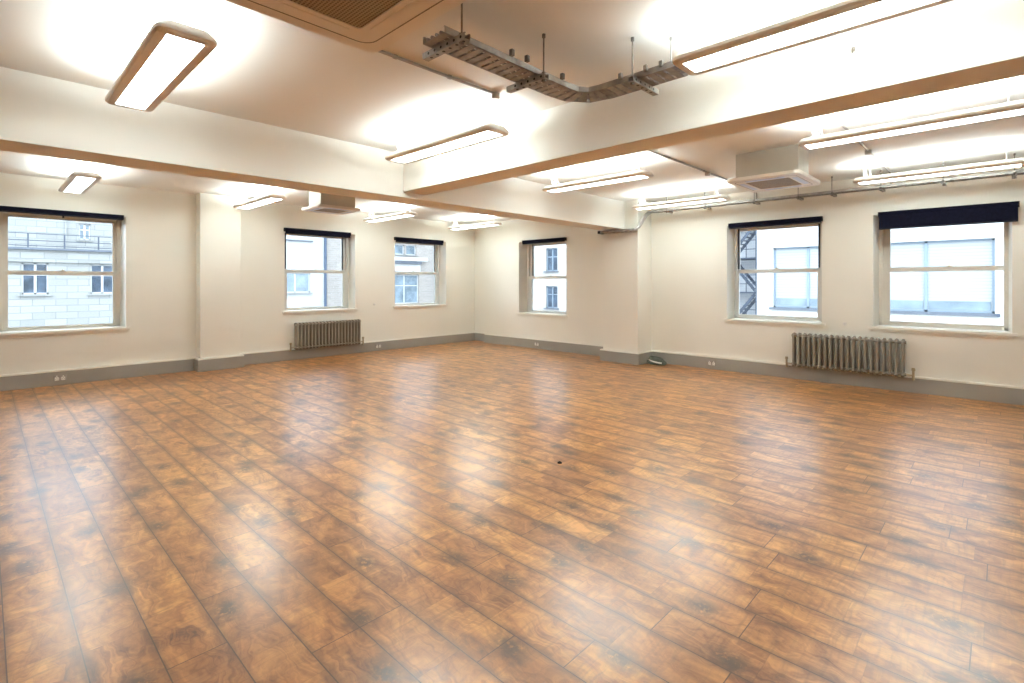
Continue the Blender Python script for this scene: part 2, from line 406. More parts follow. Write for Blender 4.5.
# ------------------------------------------------------------------ windows
def window(name, axis, face, op, glass, meet, recess, fm, label, catch_at=None, sill_out=0.03):
    """sash window; axis 'x' = in the left wall, 'y' = in the right wall; glass = (a0, a1, z0) at the recessed plane"""
    a0, a1, z0, z1 = op
    def P(a, d, z):                       # a along the wall, d outward, z up
        return (a, face + d, z) if axis == 'x' else (face + d, a, z)
    def bx(b, p0, p1, d0, d1, q0, q1, bev=0.003):
        A = P(p0, d0, q0); C = P(p1, d1, q1); b.box(A[0], C[0], A[1], C[1], A[2], C[2], bev); return b
    root = thing(name, P((a0 + a1) / 2, 0, z0), label, 'window', None, 'structure')
    r = recess; g0, g1, gz = glass
    # white reveal lining all round, outer box frame, two sashes
    rv = B()
    rv.prism([P(a0 - 0.001, 0.0, z0), P(a0 + 0.035, r + 0.02, z0), P(a0 - 0.001, r + 0.02, z0)], (0, 0, z1 - z0))
    rv.prism([P(a1 + 0.001, 0.0, z0), P(a1 - 0.035, r + 0.02, z0), P(a1 + 0.001, r + 0.02, z0)], (0, 0, z1 - z0))
    bx(rv, a0, a1, 0.0, r, z1 - 0.008, z1 + 0.002, 0)
    rv.build('reveal', M['gloss_white'], root)
    f0, f1 = a0 + 0.03, a1 - 0.03
    fz0, fz1 = z0 + 0.012, z1
    fr = B(); s = 0.045
    bx(fr, f0, f0 + s, r - 0.01, r + 0.12, fz0, fz1); bx(fr, f1 - s, f1, r - 0.01, r + 0.12, fz0, fz1)
    bx(fr, f0, f1, r - 0.01, r + 0.12, fz1 - 0.05, fz1); bx(fr, f0, f1, r - 0.01, r + 0.13, fz0, fz0 + 0.035)
    fr.build('window_frame', fm, root)
    def sash(nm, d0, zz0, zz1, bot, top):
        b = B()
        bx(b, f0 + s, g0, d0, d0 + 0.04, zz0, zz1); bx(b, g1, f1 - s, d0, d0 + 0.04, zz0, zz1)
        bx(b, g0 - 0.005, g1 + 0.005, d0, d0 + 0.04, zz0, zz0 + bot); bx(b, g0 - 0.005, g1 + 0.005, d0, d0 + 0.04, zz1 - top, zz1)
        o = b.build(nm, fm, root)
        pb = B(); bx(pb, g0 - 0.004, g1 + 0.004, d0 + 0.018, d0 + 0.022, zz0 + bot, zz1 - top, 0)
        pb.build('pane', M['glass'], o)
        return o
    sash('lower_sash', r, fz0 + 0.035, meet + 0.032, gz - (fz0 + 0.035), 0.064)
    sash('upper_sash', r + 0.045, meet - 0.032, fz1 - 0.05, 0.064, 0.04)
    if fm is M['frame_grey']:
        bd = B()
        for q0, q1 in ((g0 - 0.028, g0 - 0.002), (g1 + 0.002, g1 + 0.028)): bx(bd, q0, q1, r + 0.038, r + 0.0445, meet + 0.04, fz1 - 0.05, 0.001)
        bd.build('dark_brush_strip', M['strip'], root)
    sl = B(); bx(sl, a0 - 0.05, a1 + 0.05, -sill_out, 0.0, z0 - 0.032, z0 + 0.008, 0.005); bx(sl, a0, a1, 0, r - 0.01, z0 - 0.005, z0 + 0.008, 0)
    bx(sl, a0 - 0.03, a1 + 0.03, -0.012, 0.0, z0 - 0.065, z0 - 0.032, 0.003)
    sl.build('sill', M['gloss_white'], root)
    if catch_at is not None:
        c = B(); bx(c, catch_at - 0.03, catch_at + 0.03, r - 0.015, r + 0.03, meet + 0.032, meet + 0.042, 0.003)
        A = P(catch_at, r, meet + 0.042); c.cyl(A, (A[0], A[1], A[2] + 0.014), 0.011)
        c.build('catch', M['brass'], root)
    return root
window('window_1', 'x', LW, W1, (0.262, 1.470, 0.862), 1.662, 0.28, M['frame_taupe'], 'large grey sash window at the far left end of the left wall', 0.86)
window('window_2', 'x', LW, W2, (4.245, 5.445, 1.015), 1.755, 0.25, M['frame_grey'], 'sash window in the left wall above the radiator', 4.85)
window('window_3', 'x', LW, W3, (6.75, 7.955, 1.02), 1.757, 0.25, M['frame_grey'], 'sash window in the left wall nearest the far corner', 7.3)
window('window_4', 'y', RW, W4, (7.09, 8.18, 0.86), 1.645, 0.27, M['frame_grey'], 'narrow looking sash window in the right wall near the far corner', 7.6)
window('window_5', 'y', RW, W5, (2.12, 3.335, 0.965), 1.715, 0.27, M['frame_grey'], 'sash window in the right wall with a fire escape seen through it', 2.72)
window('window_6', 'y', RW, W6, (-0.02, 1.19, 0.955), 1.705, 0.28, M['frame_taupe'], 'sash window at the near end of the right wall', 0.53)

# ------------------------------------------------------------------ blinds
def blind(axis, face, a0, a1, ztop, drop, label, chain=None):
    def P(a, d, z): return (a, face + d, z) if axis == 'x' else (face + d, a, z)
    root = thing('roller_blind', P((a0 + a1) / 2, 0, ztop - drop), label, 'blind', 'navy roller blinds above the windows')
    def bx(b, p0, p1, d0, d1, q0, q1, bev=0.003):
        A = P(p0, d0, q0); C = P(p1, d1, q1); b.box(A[0], C[0], A[1], C[1], A[2], C[2], bev); return b
    b = B()
    b.cyl(P(a0 + 0.012, -0.034, ztop - 0.035), P(a1 - 0.012, -0.034, ztop - 0.035), 0.033, 20)
    bx(b, a0 + 0.012, a1 - 0.012, -0.062, -0.058, ztop - drop + 0.012, ztop - 0.03, 0)
    b.build('blind_fabric', M['navy'], root, smooth=True)
    h = bx(B(), a0, a1, -0.004, 0.0, ztop - 0.07, ztop, 0.001); bx(h, a0, a1, -0.069, 0, ztop - 0.005, ztop, 0.001)
    h.build('head_rail', M['navy'], root)
    bx(B(), a0 + 0.012, a1 - 0.012, -0.068, -0.052, ztop - drop, ztop - drop + 0.02, 0.004).build('bottom_bar', M['black'], root)
    for a in (a0, a1 - 0.012):
        bx(B(), a, a + 0.012, -0.07, 0, ztop - max(0.072, 0), ztop, 0.004).build('end_bracket', M['black'], root)
    if chain:
        c = B()
        for k in range(2):
            p = P(chain + 0.012 * k, -0.05, 0)
            c.cyl((p[0], p[1], ztop - drop - 0.03), (p[0], p[1], ztop - drop + 0.01), 0.006, 8)
        c.build('pull_tab', M['black'], root)
    return root
blind('x', LW, 0.095, 1.56, 2.585, 0.082, 'long thin navy roller blind over the window at far left of the left wall', 0.83)
blind('x', LW, 4.075, 5.47, 2.59, 0.118, 'navy roller blind rolled up over the window above the left wall radiator')
blind('x', LW, 6.575, 7.97, 2.575, 0.118, 'navy roller blind over the left wall window nearest the far corner')
blind('y', RW, 6.92, 8.20, 2.52, 0.095, 'short navy roller blind over the right wall window beyond the pier')
blind('y', RW, 1.985, 3.39, 2.53, 0.098, 'navy roller blind over the middle right window with the fire escape')
blind('y', RW, -0.15, 1.285, 2.52, 0.252, 'deep navy roller blind pulled lowest, over the nearest right window')

# ------------------------------------------------------------------ radiators
def radiator(axis, face, a0, n, pitch, label, zb=0.215, zt=0.725):
    def P(a, d, z): return (a, face - d, z) if axis == 'x' else (face - d, a, z)
    root = thing('column_radiator', P(a0 + n * pitch / 2, 0.12, zb), label, 'radiator')
    org = Vector(root['_org'])
    first = None
    sec = B(); c = a0 + pitch / 2
    for d, rr in ((0.062, 0.014), (0.10, 0.014), (0.138, 0.014), (0.176, 0.0185)):
        sec.cyl(P(c, d, zb + 0.045), P(c, d, zt - 0.04), rr, 10)
    for z, s in ((zb + 0.035, -1), (zt - 0.035, 1)):
        pts = [P(c, 0.05, z), P(c, 0.06, z + s * 0.022), P(c, 0.12, z + s * 0.032), P(c, 0.18, z + s * 0.022), P(c, 0.19, z)]
        sec.tube(pts, 0.019, 8)
        sec.cyl(P(c - pitch / 2, 0.12, z), P(c + pitch / 2, 0.12, z), 0.021, 10)
    first = sec.build('section', M['radiator'], root, smooth=True)
    for k in range(1, n):
        q = first.copy(); COL.objects.link(q); q.parent = root
        dv = Vector(P(k * pitch, 0, 0)) - Vector(P(0, 0, 0)); q.location = dv
    L = n * pitch
    for e, sg in ((a0, -1), (a0 + L, 1)):
        v = B()
        v.cyl(P(e, 0.12, zb + 0.035), P(e + sg * 0.075, 0.12, zb + 0.035), 0.012, 10)
        v.cyl(P(e + sg * 0.075, 0.12, zb - 0.03), P(e + sg * 0.075, 0.12, zb + 0.10), 0.016, 10)
        v.cyl(P(e + sg * 0.075, 0.12, zb + 0.10), P(e + sg * 0.075, 0.12, zb + 0.135), 0.024, 12, 0.019)
        v.cyl(P(e + sg * 0.075, 0.12, zb - 0.028), P(e + sg * 0.075, 0.045, zb - 0.028), 0.011, 8)
        v.build('valve', M['brass'], root, smooth=True)
    for a in (a0 + 2.5 * pitch, a0 + L - 2.5 * pitch):
        for z in (zb + 0.06, zt - 0.07):
            B().cyl(P(a, 0.0, z), P(a, 0.13, z), 0.009, 8).build('wall_bracket', M['radiator'], root)
    return root
radiator('x', LW, 4.24, 20, 0.0705, 'taupe cast iron column radiator on the left wall under a window')
radiator('y', RW, 0.955, 20, 0.0715, 'taupe cast iron column radiator on the right wall between two windows')

# ------------------------------------------------------------------ sockets and small wall fittings
def socket(axis, face, a, z, label):
    def P(q, d, zz): return (q, face - d, zz) if axis == 'x' else (face - d, q, zz)
    root = thing('double_socket', P(a, 0, z), label, 'socket', 'double sockets on the skirting')
    def bx(b, p0, p1, d0, d1, q0, q1, bev=0.002):
        A = P(p0, d0, q0); C = P(p1, d1, q1); b.box(A[0], C[0], A[1], C[1], A[2], C[2], bev); return b
    bx(B(), a - 0.073, a + 0.073, 0, 0.010, z - 0.043, z + 0.043, 0.004).build('plate', M['galv'], root)
    for s in (-1, 1):
        o = bx(B(), a + s * 0.036 - 0.022, a + s * 0.036 + 0.022, 0.009, 0.013, z - 0.032, z + 0.016, 0.001).build('outlet', M['plastic'], root)
        h = B(); c = a + s * 0.036
        for dx, dz in ((0, 0.004), (-0.011, -0.014), (0.011, -0.014)): bx(h, c + dx - 0.003, c + dx + 0.003, 0.0125, 0.0137, z + dz - 0.004, z + dz + 0.004, 0)
        h.build('pin_hole', M['dark_hole'], o)
        bx(B(), c - 0.007, c + 0.007, 0.009, 0.015, z + 0.020, z + 0.036, 0.002).build('switch', M['plastic'], root)
    return root
socket('x', LW - SKT, 0.80, 0.105, 'double socket on the left skirting below the far left window')
socket('x', LW - SKT, 6.14, 0.105, 'double socket on the left skirting just past the radiator')
socket('y', RW - SKT, 7.75, 0.105, 'double socket on the skirting below the window beyond the pier')
socket('y', RW - SKT, 3.68, 0.105, 'double socket on the right skirting between the pier and the radiator')
def outlet(axis, face, a, z, label):
    P = (a, face, z) if axis == 'x' else (face, a, z)
    root = thing('cable_outlet', P, label, 'outlet')
    n = Vector((0, -1, 0)) if axis == 'x' else Vector((-1, 0, 0))
    p = Vector(P)
    B().cyl(p, p + n * 0.008, 0.028, 16, 0.025).build('cover', M['plastic'], root, smooth=True)
    B().cyl(p + n * 0.008, p + n * 0.022, 0.008, 10).build('nozzle', M['frame_grey'], root)
outlet('y', RW, 1.70, 0.90, 'tiny round cable outlet on the right wall just above the radiator')
outlet('x', LW, 6.07, 1.04, 'tiny round cable outlet on the left wall between two windows')

# ------------------------------------------------------------------ suspended light fittings
ZB, ZT = 2.80, 2.865
def rounded(cx, cy, hx, hy, r, z, n=5):
    pts = []
    for qx, qy, a0 in ((1, 1, 0), (-1, 1, 90), (-1, -1, 180), (1, -1, 270)):
        for k in range(n + 1):
            a = math.radians(a0 + 90 * k / n)
            pts.append((cx + qx * (hx - r) + r * math.cos(a), cy + qy * (hy - r) + r * math.sin(a), z))
    return pts
LN = 1.60
def make_lamp():
    root = thing('suspended_light', (0, 0, ZB), 'x', 'light', 'white suspended strip lights')
    hy = LN / 2; W = 0.146
    org = (0, 0, 0); root['_org'] = (0, 0, ZB)
    b = B()
    # outer shell, open in the middle below: lofted rings from the lower inner lip, round the outside, to the top
    loops = [rounded(0, 0, W - 0.058, hy - 0.055, 0.006, ZB + 0.012), rounded(0, 0, W - 0.058, hy - 0.055, 0.006, ZB),
             rounded(0, 0, W - 0.012, hy - 0.012, 0.05, ZB), rounded(0, 0, W, hy, 0.055, ZB + 0.012), rounded(0, 0, W, hy, 0.055, ZB + 0.030),
             rounded(0, 0, W - 0.030, hy - 0.02, 0.05, ZT), rounded(0, 0, W - 0.045, hy - 0.06, 0.01, ZT), rounded(0, 0, W - 0.045, hy - 0.06, 0.01, ZT - 0.012)]
    b.loft(loops, caps=False)
    b.build('housing', M['beige'], root, smooth=True)
    B().box(-W + 0.056, W - 0.056, -hy + 0.053, hy - 0.053, ZB + 0.006, ZB + 0.012).build('diffuser', M['lamp_down'], root)
    B().box(-W + 0.043, W - 0.043, -hy + 0.058, hy - 0.058, ZT - 0.014, ZT - 0.008).build('upper_diffuser', M['lamp_up'], root)
    for s in (-1, 1):
        w = B(); y = s * (hy - 0.17)
        for dx in (-1, 1):
            w.cyl((dx * (W - 0.05), y, ZT - 0.002), (0, y + s * 0.0, ZT + 0.10), 0.0022, 6)
        w.cyl((0, y, ZT + 0.10), (0, y, H - 0.012), 0.0022, 6)
        w.cyl((0, y, H - 0.014), (0, y, H), 0.012, 10)
        w.build('suspension_wire', M['wire'], root)
    # white flex with a curl tied in it, at the far end
    y = hy - 0.12
    pts = [(0.05, y, ZT - 0.004)]
    for k in range(3): pts.append((0.05 + 0.004 * k, y, ZT + 0.02 * (k + 1)))
    cx, cz, R = 0.012, ZT + 0.085, 0.046
    for k in range(19):
        a = math.radians(-10 + 25 * k)
        pts.append((cx + R * math.cos(a), y + 0.0012 * k, cz + R * math.sin(a)))
    pts += [(0.045, y + 0.03, H - 0.05), (0.05, y + 0.035, H)]
    fx = B().tube(pts, 0.0055, 8); fx.cyl((0.05, y + 0.035, H - 0.02), (0.05, y + 0.035, H), 0.028, 14)
    fx.build('power_flex', M['cable_white'], root, smooth=True)
    return root
LAMPS = [
    (0.755, 3.88, 'large suspended light nearest the left, hanging over the front bay'),
    (3.07, 3.90, 'suspended light hanging in the inner corner where the two beams meet'),
    (2.96, 0.62, 'large suspended light at the top right beside the near end of the cross beam'),
    (0.89, 8.84, 'small foreshortened suspended light before the far left window'),
    (3.13, 8.75, 'suspended light just beyond the long beam, left of the hanging air unit'),
    (5.65, 8.85, 'small suspended light between air unit and far corner, left of two'),
    (7.88, 8.80, 'small suspended light nearest the far corner of the room'),
    (5.58, 3.87, 'suspended light just right of the cross beam, before the pier'),
    (7.95, 3.85, 'thin suspended light close to the right wall beside the pier'),
    (5.46, 0.60, 'long suspended light at right edge, upper of the two'),
    (7.92, 0.60, 'long suspended light along the right wall above the nearest window'),
]
proto = make_lamp()
for i, (x, y, lab) in enumerate(LAMPS):
    o = proto if i == 0 else copy_tree(proto)
    o.location = (x, y, ZB); o['label'] = lab
    o['_org'] = (x, y, ZB)

# ------------------------------------------------------------------ cassette air units
def cassette(px0, px1, py0, py1, zb, bx, label, near=False):
    cx, cy = (px0 + px1) / 2, (py0 + py1) / 2
    root = thing('cassette_air_conditioner', (cx, cy, zb), label, 'air conditioner', 'ceiling cassette air units')
    B().box(bx[0], bx[1], bx[2], bx[3], zb + 0.035, H - 0.002, 0.004).build('casing', M['duct'], root)
    pn = B(); w, d = (px1 - px0) / 2, (py1 - py0) / 2
    iw, idp = w * 0.60, d * 0.60
    pn.loft([rounded(cx, cy, iw, idp, 0.02, zb + 0.016), rounded(cx, cy, iw, idp, 0.02, zb), rounded(cx, cy, w * 0.985, d * 0.985, 0.06, zb),
             rounded(cx, cy, w, d, 0.065, zb + 0.010), rounded(cx, cy, w * 0.99, d * 0.99, 0.06, zb + 0.042), rounded(cx, cy, iw, idp, 0.02, zb + 0.042)], caps=False)
    panel = pn.build('fascia_panel', M['beige'], root, smooth=True)
    B().box(cx - iw + 0.001, cx + iw - 0.001, cy - idp + 0.001, cy + idp - 0.001, zb + 0.005, zb + 0.02).build('intake_grille', M['grille'], root)
    # groove between fascia and corners, and the four outlet louvres
    gr = B()
    o1, i1 = rounded(cx, cy, w * 0.84, d * 0.84, 0.07, zb - 0.001), rounded(cx, cy, w * 0.84 - 0.006, d * 0.84 - 0.006, 0.066, zb - 0.001)
    gr.loft([o1, i1, [(p[0], p[1], zb + 0.001) for p in i1], [(p[0], p[1], zb + 0.001) for p in o1]], caps=False)
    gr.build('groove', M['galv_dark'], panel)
    for sx, sy in ((1, 0), (-1, 0), (0, 1), (0, -1)):
        l = B()
        if near: L0, L1, th = 0.0, 0.0, 0
        if sx: l.box(cx + sx * w * 0.66, cx + sx * w * 0.80, cy - d * 0.52, cy + d * 0.52, zb - 0.003, zb + 0.004, 0.001)
        else: l.box(cx - w * 0.52, cx + w * 0.52, cy + sy * d * 0.66, cy + sy * d * 0.80, zb - 0.003, zb + 0.004, 0.001)
        l.build('louvre', M['beige'] if near else M['blue_film'], root)
    return root
cassette(0.46, 1.42, 1.40, 2.36, 2.69, (0.54, 1.34, 1.48, 2.28), 'large cream ceiling air unit with brown grille at the top edge', True)
cassette(6.08, 7.01, 1.57, 2.36, 2.69, (6.27, 6.68, 1.63, 2.31), 'boxed ceiling air unit hanging before the middle right window')
cassette(3.60, 4.33, 7.58, 8.26, 2.69, (3.68, 4.27, 7.70, 8.12), 'small boxed air unit half hidden behind the long beam')

# ------------------------------------------------------------------ cable trays
def tray_run(root, path, w, z, depth=0.037, slot=0.062, rails=True, cables=3):
    """perforated tray following a flat path; floor straps across, two side rails, cables lying in it"""
    pts = [Vector((p[0], p[1], p[2] if len(p) > 2 else z)) for p in path]
    n = len(pts); nor = []
    for i in range(n):
        t1 = (pts[min(i + 1, n - 1)] - pts[max(i - 1, 0)]); t1.z = 0; t1.normalize()
        nrm = Vector((-t1.y, t1.x, 0))
        if 0 < i < n - 1:
            d0 = (pts[i] - pts[i - 1]); d0.z = 0; d0.normalize()
            nrm = nrm / max(0.5, nrm.dot(Vector((-d0.y, d0.x, 0))))
        nor.append(nrm)
    for s in (-1, 1):
        lo = [pts[i] + nor[i] * (s * w / 2) for i in range(n)]
        b = B()
        loops = []
        for i in range(n):
            a = lo[i]; q = nor[i].normalized() * (-s * 0.012)
            loops.append([a, a + Vector((0, 0, depth)), a + q + Vector((0, 0, depth)), a + q * 0.2 + Vector((0, 0, depth - 0.004)), a + q * 0.2 + Vector((0, 0, 0.003)), a + q + Vector((0, 0, 0.003)), a + q])
        b.loft(loops)
        b.build('side_rail', M['galv'], root)
    fl = B(); cnt = 0
    for i in range(n - 1):
        L = (pts[i + 1] - pts[i]).length; k = max(1, int(round(L / slot)))
        for j in range(k):
            f0, f1 = j / k, (j + 0.72) / k
            A = pts[i].lerp(pts[i + 1], f0); C = pts[i].lerp(pts[i + 1], f1)
            na = nor[i].lerp(nor[i + 1], f0) * (w / 2); nc = nor[i].lerp(nor[i + 1], f1) * (w / 2)
            q = [A - na, A + na, C + nc, C - nc]
            fl.loft([[p for p in q], [p + Vector((0, 0, 0.002)) for p in q]])
        q = [pts[i] - nor[i] * 0.012, pts[i] + nor[i] * 0.012, pts[i + 1] + nor[i + 1] * 0.012, pts[i + 1] - nor[i + 1] * 0.012]
        fl.loft([[p + Vector((0, 0, 0.002)) for p in q], [p + Vector((0, 0, 0.004)) for p in q]])
    fl.build('perforated_base', M['galv'], root)
    random.seed(4)
    for c in range(cables):
        off = (c - (cables - 1) / 2) * (w / (cables + 1.0))
        cp = []
        for i in range(n):
            cp.append(pts[i] + nor[i] * off + Vector((0, 0, 0.013 + 0.003 * random.random())))
            if i < n - 1:
                L = (pts[i + 1] - pts[i]).length
                for j in range(1, int(L / 0.3)):
                    f = j / max(1, int(L / 0.3))
                    cp.append(pts[i].lerp(pts[i + 1], f) + nor[i].lerp(nor[i + 1], f) * (off + random.uniform(-.012, .012)) + Vector((0, 0, 0.013 + random.uniform(0, .01))))
        B().tube(cp, 0.009, 6).build('cable', M['cable_grey'], root, smooth=True)
def strut(root, a, b, z, rods, top=H):
    """channel bar under a tray held by threaded rods"""
    a = Vector((a[0], a[1], z)); b = Vector((b[0], b[1], z)); d = (b - a).normalized(); s = Vector((-d.y, d.x, 0)) * 0.0205
    m = B()
    up = Vector((0, 0, 0.034)); w = 0.003
    k = s.normalized() * w
    prof = [-s, s, s + up, s + up - k * 3, s + up - k * 3 - Vector((0, 0, w)), s - k + up - Vector((0, 0, w)), s - k + Vector((0, 0, w)), -s + k + Vector((0, 0, w)), -s + k + up - Vector((0, 0, w)), -s + up + k * 3 - Vector((0, 0, w)), -s + up + k * 3, -s + up]
    m.loft([[a + p for p in prof], [b + p for p in prof]])
    o = m.build('support_channel', M['galv'], root)
    # slots seen as dark ovals in the channel sides
    sl = B(); L = (b - a).length; q = int(L / 0.055)
    for j in range(q):
        c = a + d * (0.03 + j * 0.055) + Vector((0, 0, 0.017))
        for sg in (-1, 1):
            p = c + s * sg * 1.02; sl.cyl(p - s * 0.03, p + s * 0.03, 0.008, 8)
        sl.cyl(c - Vector((0, 0, 0.0178)), c - Vector((0, 0, 0.015)), 0.009, 8)
    sl.build('slot', M['dark_hole'], o)
    for r in rods:
        p = Vector((r[0], r[1], z)); bb = B()
        bb.cyl(p - Vector((0, 0, 0.014)), (p.x, p.y, top), 0.005, 8)
        bb.cyl(p - Vector((0, 0, 0.012)), p, 0.014, 6); bb.cyl(p + Vector((0, 0, 0.034)), p + Vector((0, 0, 0.046)), 0.014, 6)
        bb.cyl((p.x, p.y, top - 0.022), (p.x, p.y, top), 0.011, 8)
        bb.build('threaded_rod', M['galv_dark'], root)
zt = 2.80
tr = thing('cable_tray', (2.4, 2.17, zt), 'galvanised cable tray bending under the ceiling beside the air unit', 'cable tray')
tray_run(tr, [(1.66, 2.175), (2.70, 2.175), (2.84, 2.16), (2.945, 2.08), (2.97, 1.96), (2.965, 1.42)], 0.19, zt, cables=4)
strut(tr, (1.745, 2.00), (1.745, 2.36), zt - 0.034, [(1.745, 2.045)])
strut(tr, (2.42, 2.03), (2.42, 2.36), zt - 0.034, [(2.42, 2.055)])
strut(tr, (2.82, 1.68), (3.14, 1.68), zt - 0.034, [(2.84, 1.68)])
bb = B().cyl((3.00, 1.50, zt + 0.01), (3.00, 1.50, H), 0.005, 8); bb.cyl((3.0, 1.5, H - 0.02), (3.0, 1.5, H), 0.011, 8)
bb.build('threaded_rod', M['galv_dark'], tr)
for c in ((2.13, 2.05), (2.25, 2.04), (2.60, 2.05), (2.86, 1.78), (2.86, 1.60), (2.87, 1.50)):
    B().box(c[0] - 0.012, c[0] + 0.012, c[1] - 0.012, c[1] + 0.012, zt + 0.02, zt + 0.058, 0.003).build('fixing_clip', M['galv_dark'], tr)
# along the right wall, dropping down the pier side and passing under the beam end
zt = 2.815
tw = thing('cable_tray', (8.5, 2.8, zt), 'thin cable tray running above the right windows and round the pier', 'cable tray')
tray_run(tw, [(8.62, -0.6), (8.62, 4.64)], 0.15, zt, cables=3)
for y in (-0.1, 0.55, 1.20, 1.78, 2.22, 2.85, 3.65, 4.35):
    strut(tw, (8.50, y), (8.74, y), zt - 0.034, [(8.52, y)])
d = B()
# bundled drop: fluted sleeve sweeping down the side of the pier
for k in range(5):
    o = 0.028 * k
    d.tube([(8.55 + o, 4.60, zt + 0.02), (8.54 + o, 4.72, zt + 0.01), (8.51 + o * 0.9, 4.79, 2.77), (8.45 + o * 0.7, 4.82, 2.66), (8.37 + o * 0.5, 4.84, 2.54), (8.30 + o * 0.4, 4.88, 2.495)], 0.0175, 8)
d.build('drop_cable', M['galv'], tw, smooth=True)
u = B()
u.box(8.28, 8.41, 4.86, 5.62, 2.475, 2.482, 0.001); u.box(8.28, 8.286, 4.86, 5.62, 2.475, 2.515, 0.001); u.box(8.404, 8.41, 4.86, 5.62, 2.475, 2.515, 0.001)
for y in [4.9 + 0.09 * k for k in range(8)]: u.box(8.28, 8.41, y, y + 0.04, 2.470, 2.476, 0.001)
u.build('end_section', M['galv'], tw)
B().box(8.27, 8.42, 5.60, 5.66, 2.465, 2.52, 0.006).build('end_cap', M['black'], tw)

# ------------------------------------------------------------------ conduits on the ceiling
def conduit(pts, label, boxes=(), r=0.011):
    root = thing('ceiling_conduit', pts[0], label, 'conduit')
    B().tube(pts, r, 10).build('pipe', M['conduit'], root, smooth=True)
    for x, y, z in boxes:
        bb = B().cyl((x, y, z - 0.022), (x, y, z + 0.022), 0.034, 16)
        bb.cyl((x, y, z - 0.027), (x, y, z - 0.022), 0.030, 16)
        bb.build('junction_box', M['conduit'], root, smooth=True)
    for k in range(1, 4):
        f = k / 4
        a, b = Vector(pts[0]), Vector(pts[1]); p = a.lerp(b, f); dd = (b - a).normalized()
        B().cyl(p - dd * 0.012, p + dd * 0.012, r + 0.005, 10).build('saddle', M['conduit'], root)
zc = H - 0.013
conduit([(1.0, 2.965, zc), (2.88, 2.965, zc)], 'grey conduit on the ceiling behind the large air unit', [(2.89, 2.965, H - 0.03)])
conduit([(3.80, 2.94, zc), (7.85, 2.94, zc), (8.85, 2.94, zc), (8.90, 2.94, zc - 0.05), (8.90, 2.94, 2.86)], 'grey conduit crossing the right bay ceiling beyond the air unit', [(6.95, 2.94, H - 0.03)])
conduit([(3.80, 1.12, zc), (7.7, 1.12, zc), (8.70, 1.12, zc), (8.76, 1.12, zc - 0.05), (8.76, 1.12, 2.86)], 'grey conduit crossing the right bay ceiling nearer the viewer', [(7.10, 1.12, H - 0.03)])
hk = thing('beam_hook', (3.48, 0.62, 2.86), 'small steel hook on the side of the cross beam', 'hook')
B().box(3.474, 3.48, 0.612, 0.628, 2.838, 2.862, 0.001).build('plate', M['galv_dark'], hk)
B().tube([(3.474, 0.62, 2.855), (3.455, 0.62, 2.85), (3.445, 0.62, 2.835), (3.455, 0.62, 2.82)], 0.004, 6).build('hook', M['galv_dark'], hk)

# ------------------------------------------------------------------ things on the floor
cb = thing('cable_coil', (8.70, 4.62, 0), 'tangled coil of dark cable on floor beside the pier', 'cable')
random.seed(11)
def loop_pts(cx, cy, z, rx, ry, tilt, turns, n=26):
    P_ = []
    for k in range(int(n * turns)):
        a = 2 * PI * k / n
        P_.append((cx + rx * math.cos(a) * (1 + 0.05 * math.sin(2.3 * a)), cy + ry * math.sin(a) * (1 + 0.06 * math.cos(1.7 * a)), z + tilt * math.sin(a) + 0.007 * k / n + abs(tilt)))
    return P_
for k in range(5):
    B().tube(loop_pts(8.67 + random.uniform(-.02, .02), 4.62 + random.uniform(-.02, .02), 0.012 + 0.020 * k, 0.15 - 0.016 * k, 0.165 - 0.014 * k, 0.016, 2.7), 0.011, 7).build('cable_loop', M['cable_dark'], cb, smooth=True)
B().tube(loop_pts(8.58, 4.60, 0.045, 0.05, 0.12, 0.02, 1.8), 0.010, 7).build('pale_cable_loop', M['cable_white'], cb, smooth=True)
fs = B().cyl((3.35, 2.67, 0), (3.35, 2.67, 0.008), 0.020, 14, 0.017); fs.cyl((3.35, 2.67, 0.008), (3.35, 2.67, 0.014), 0.008, 10)
tag(fs.build('floor_stopper', M['black'], origin=(3.35, 2.67, 0), smooth=True), 'tiny black stopper lying alone in the middle of the floor', 'stopper')

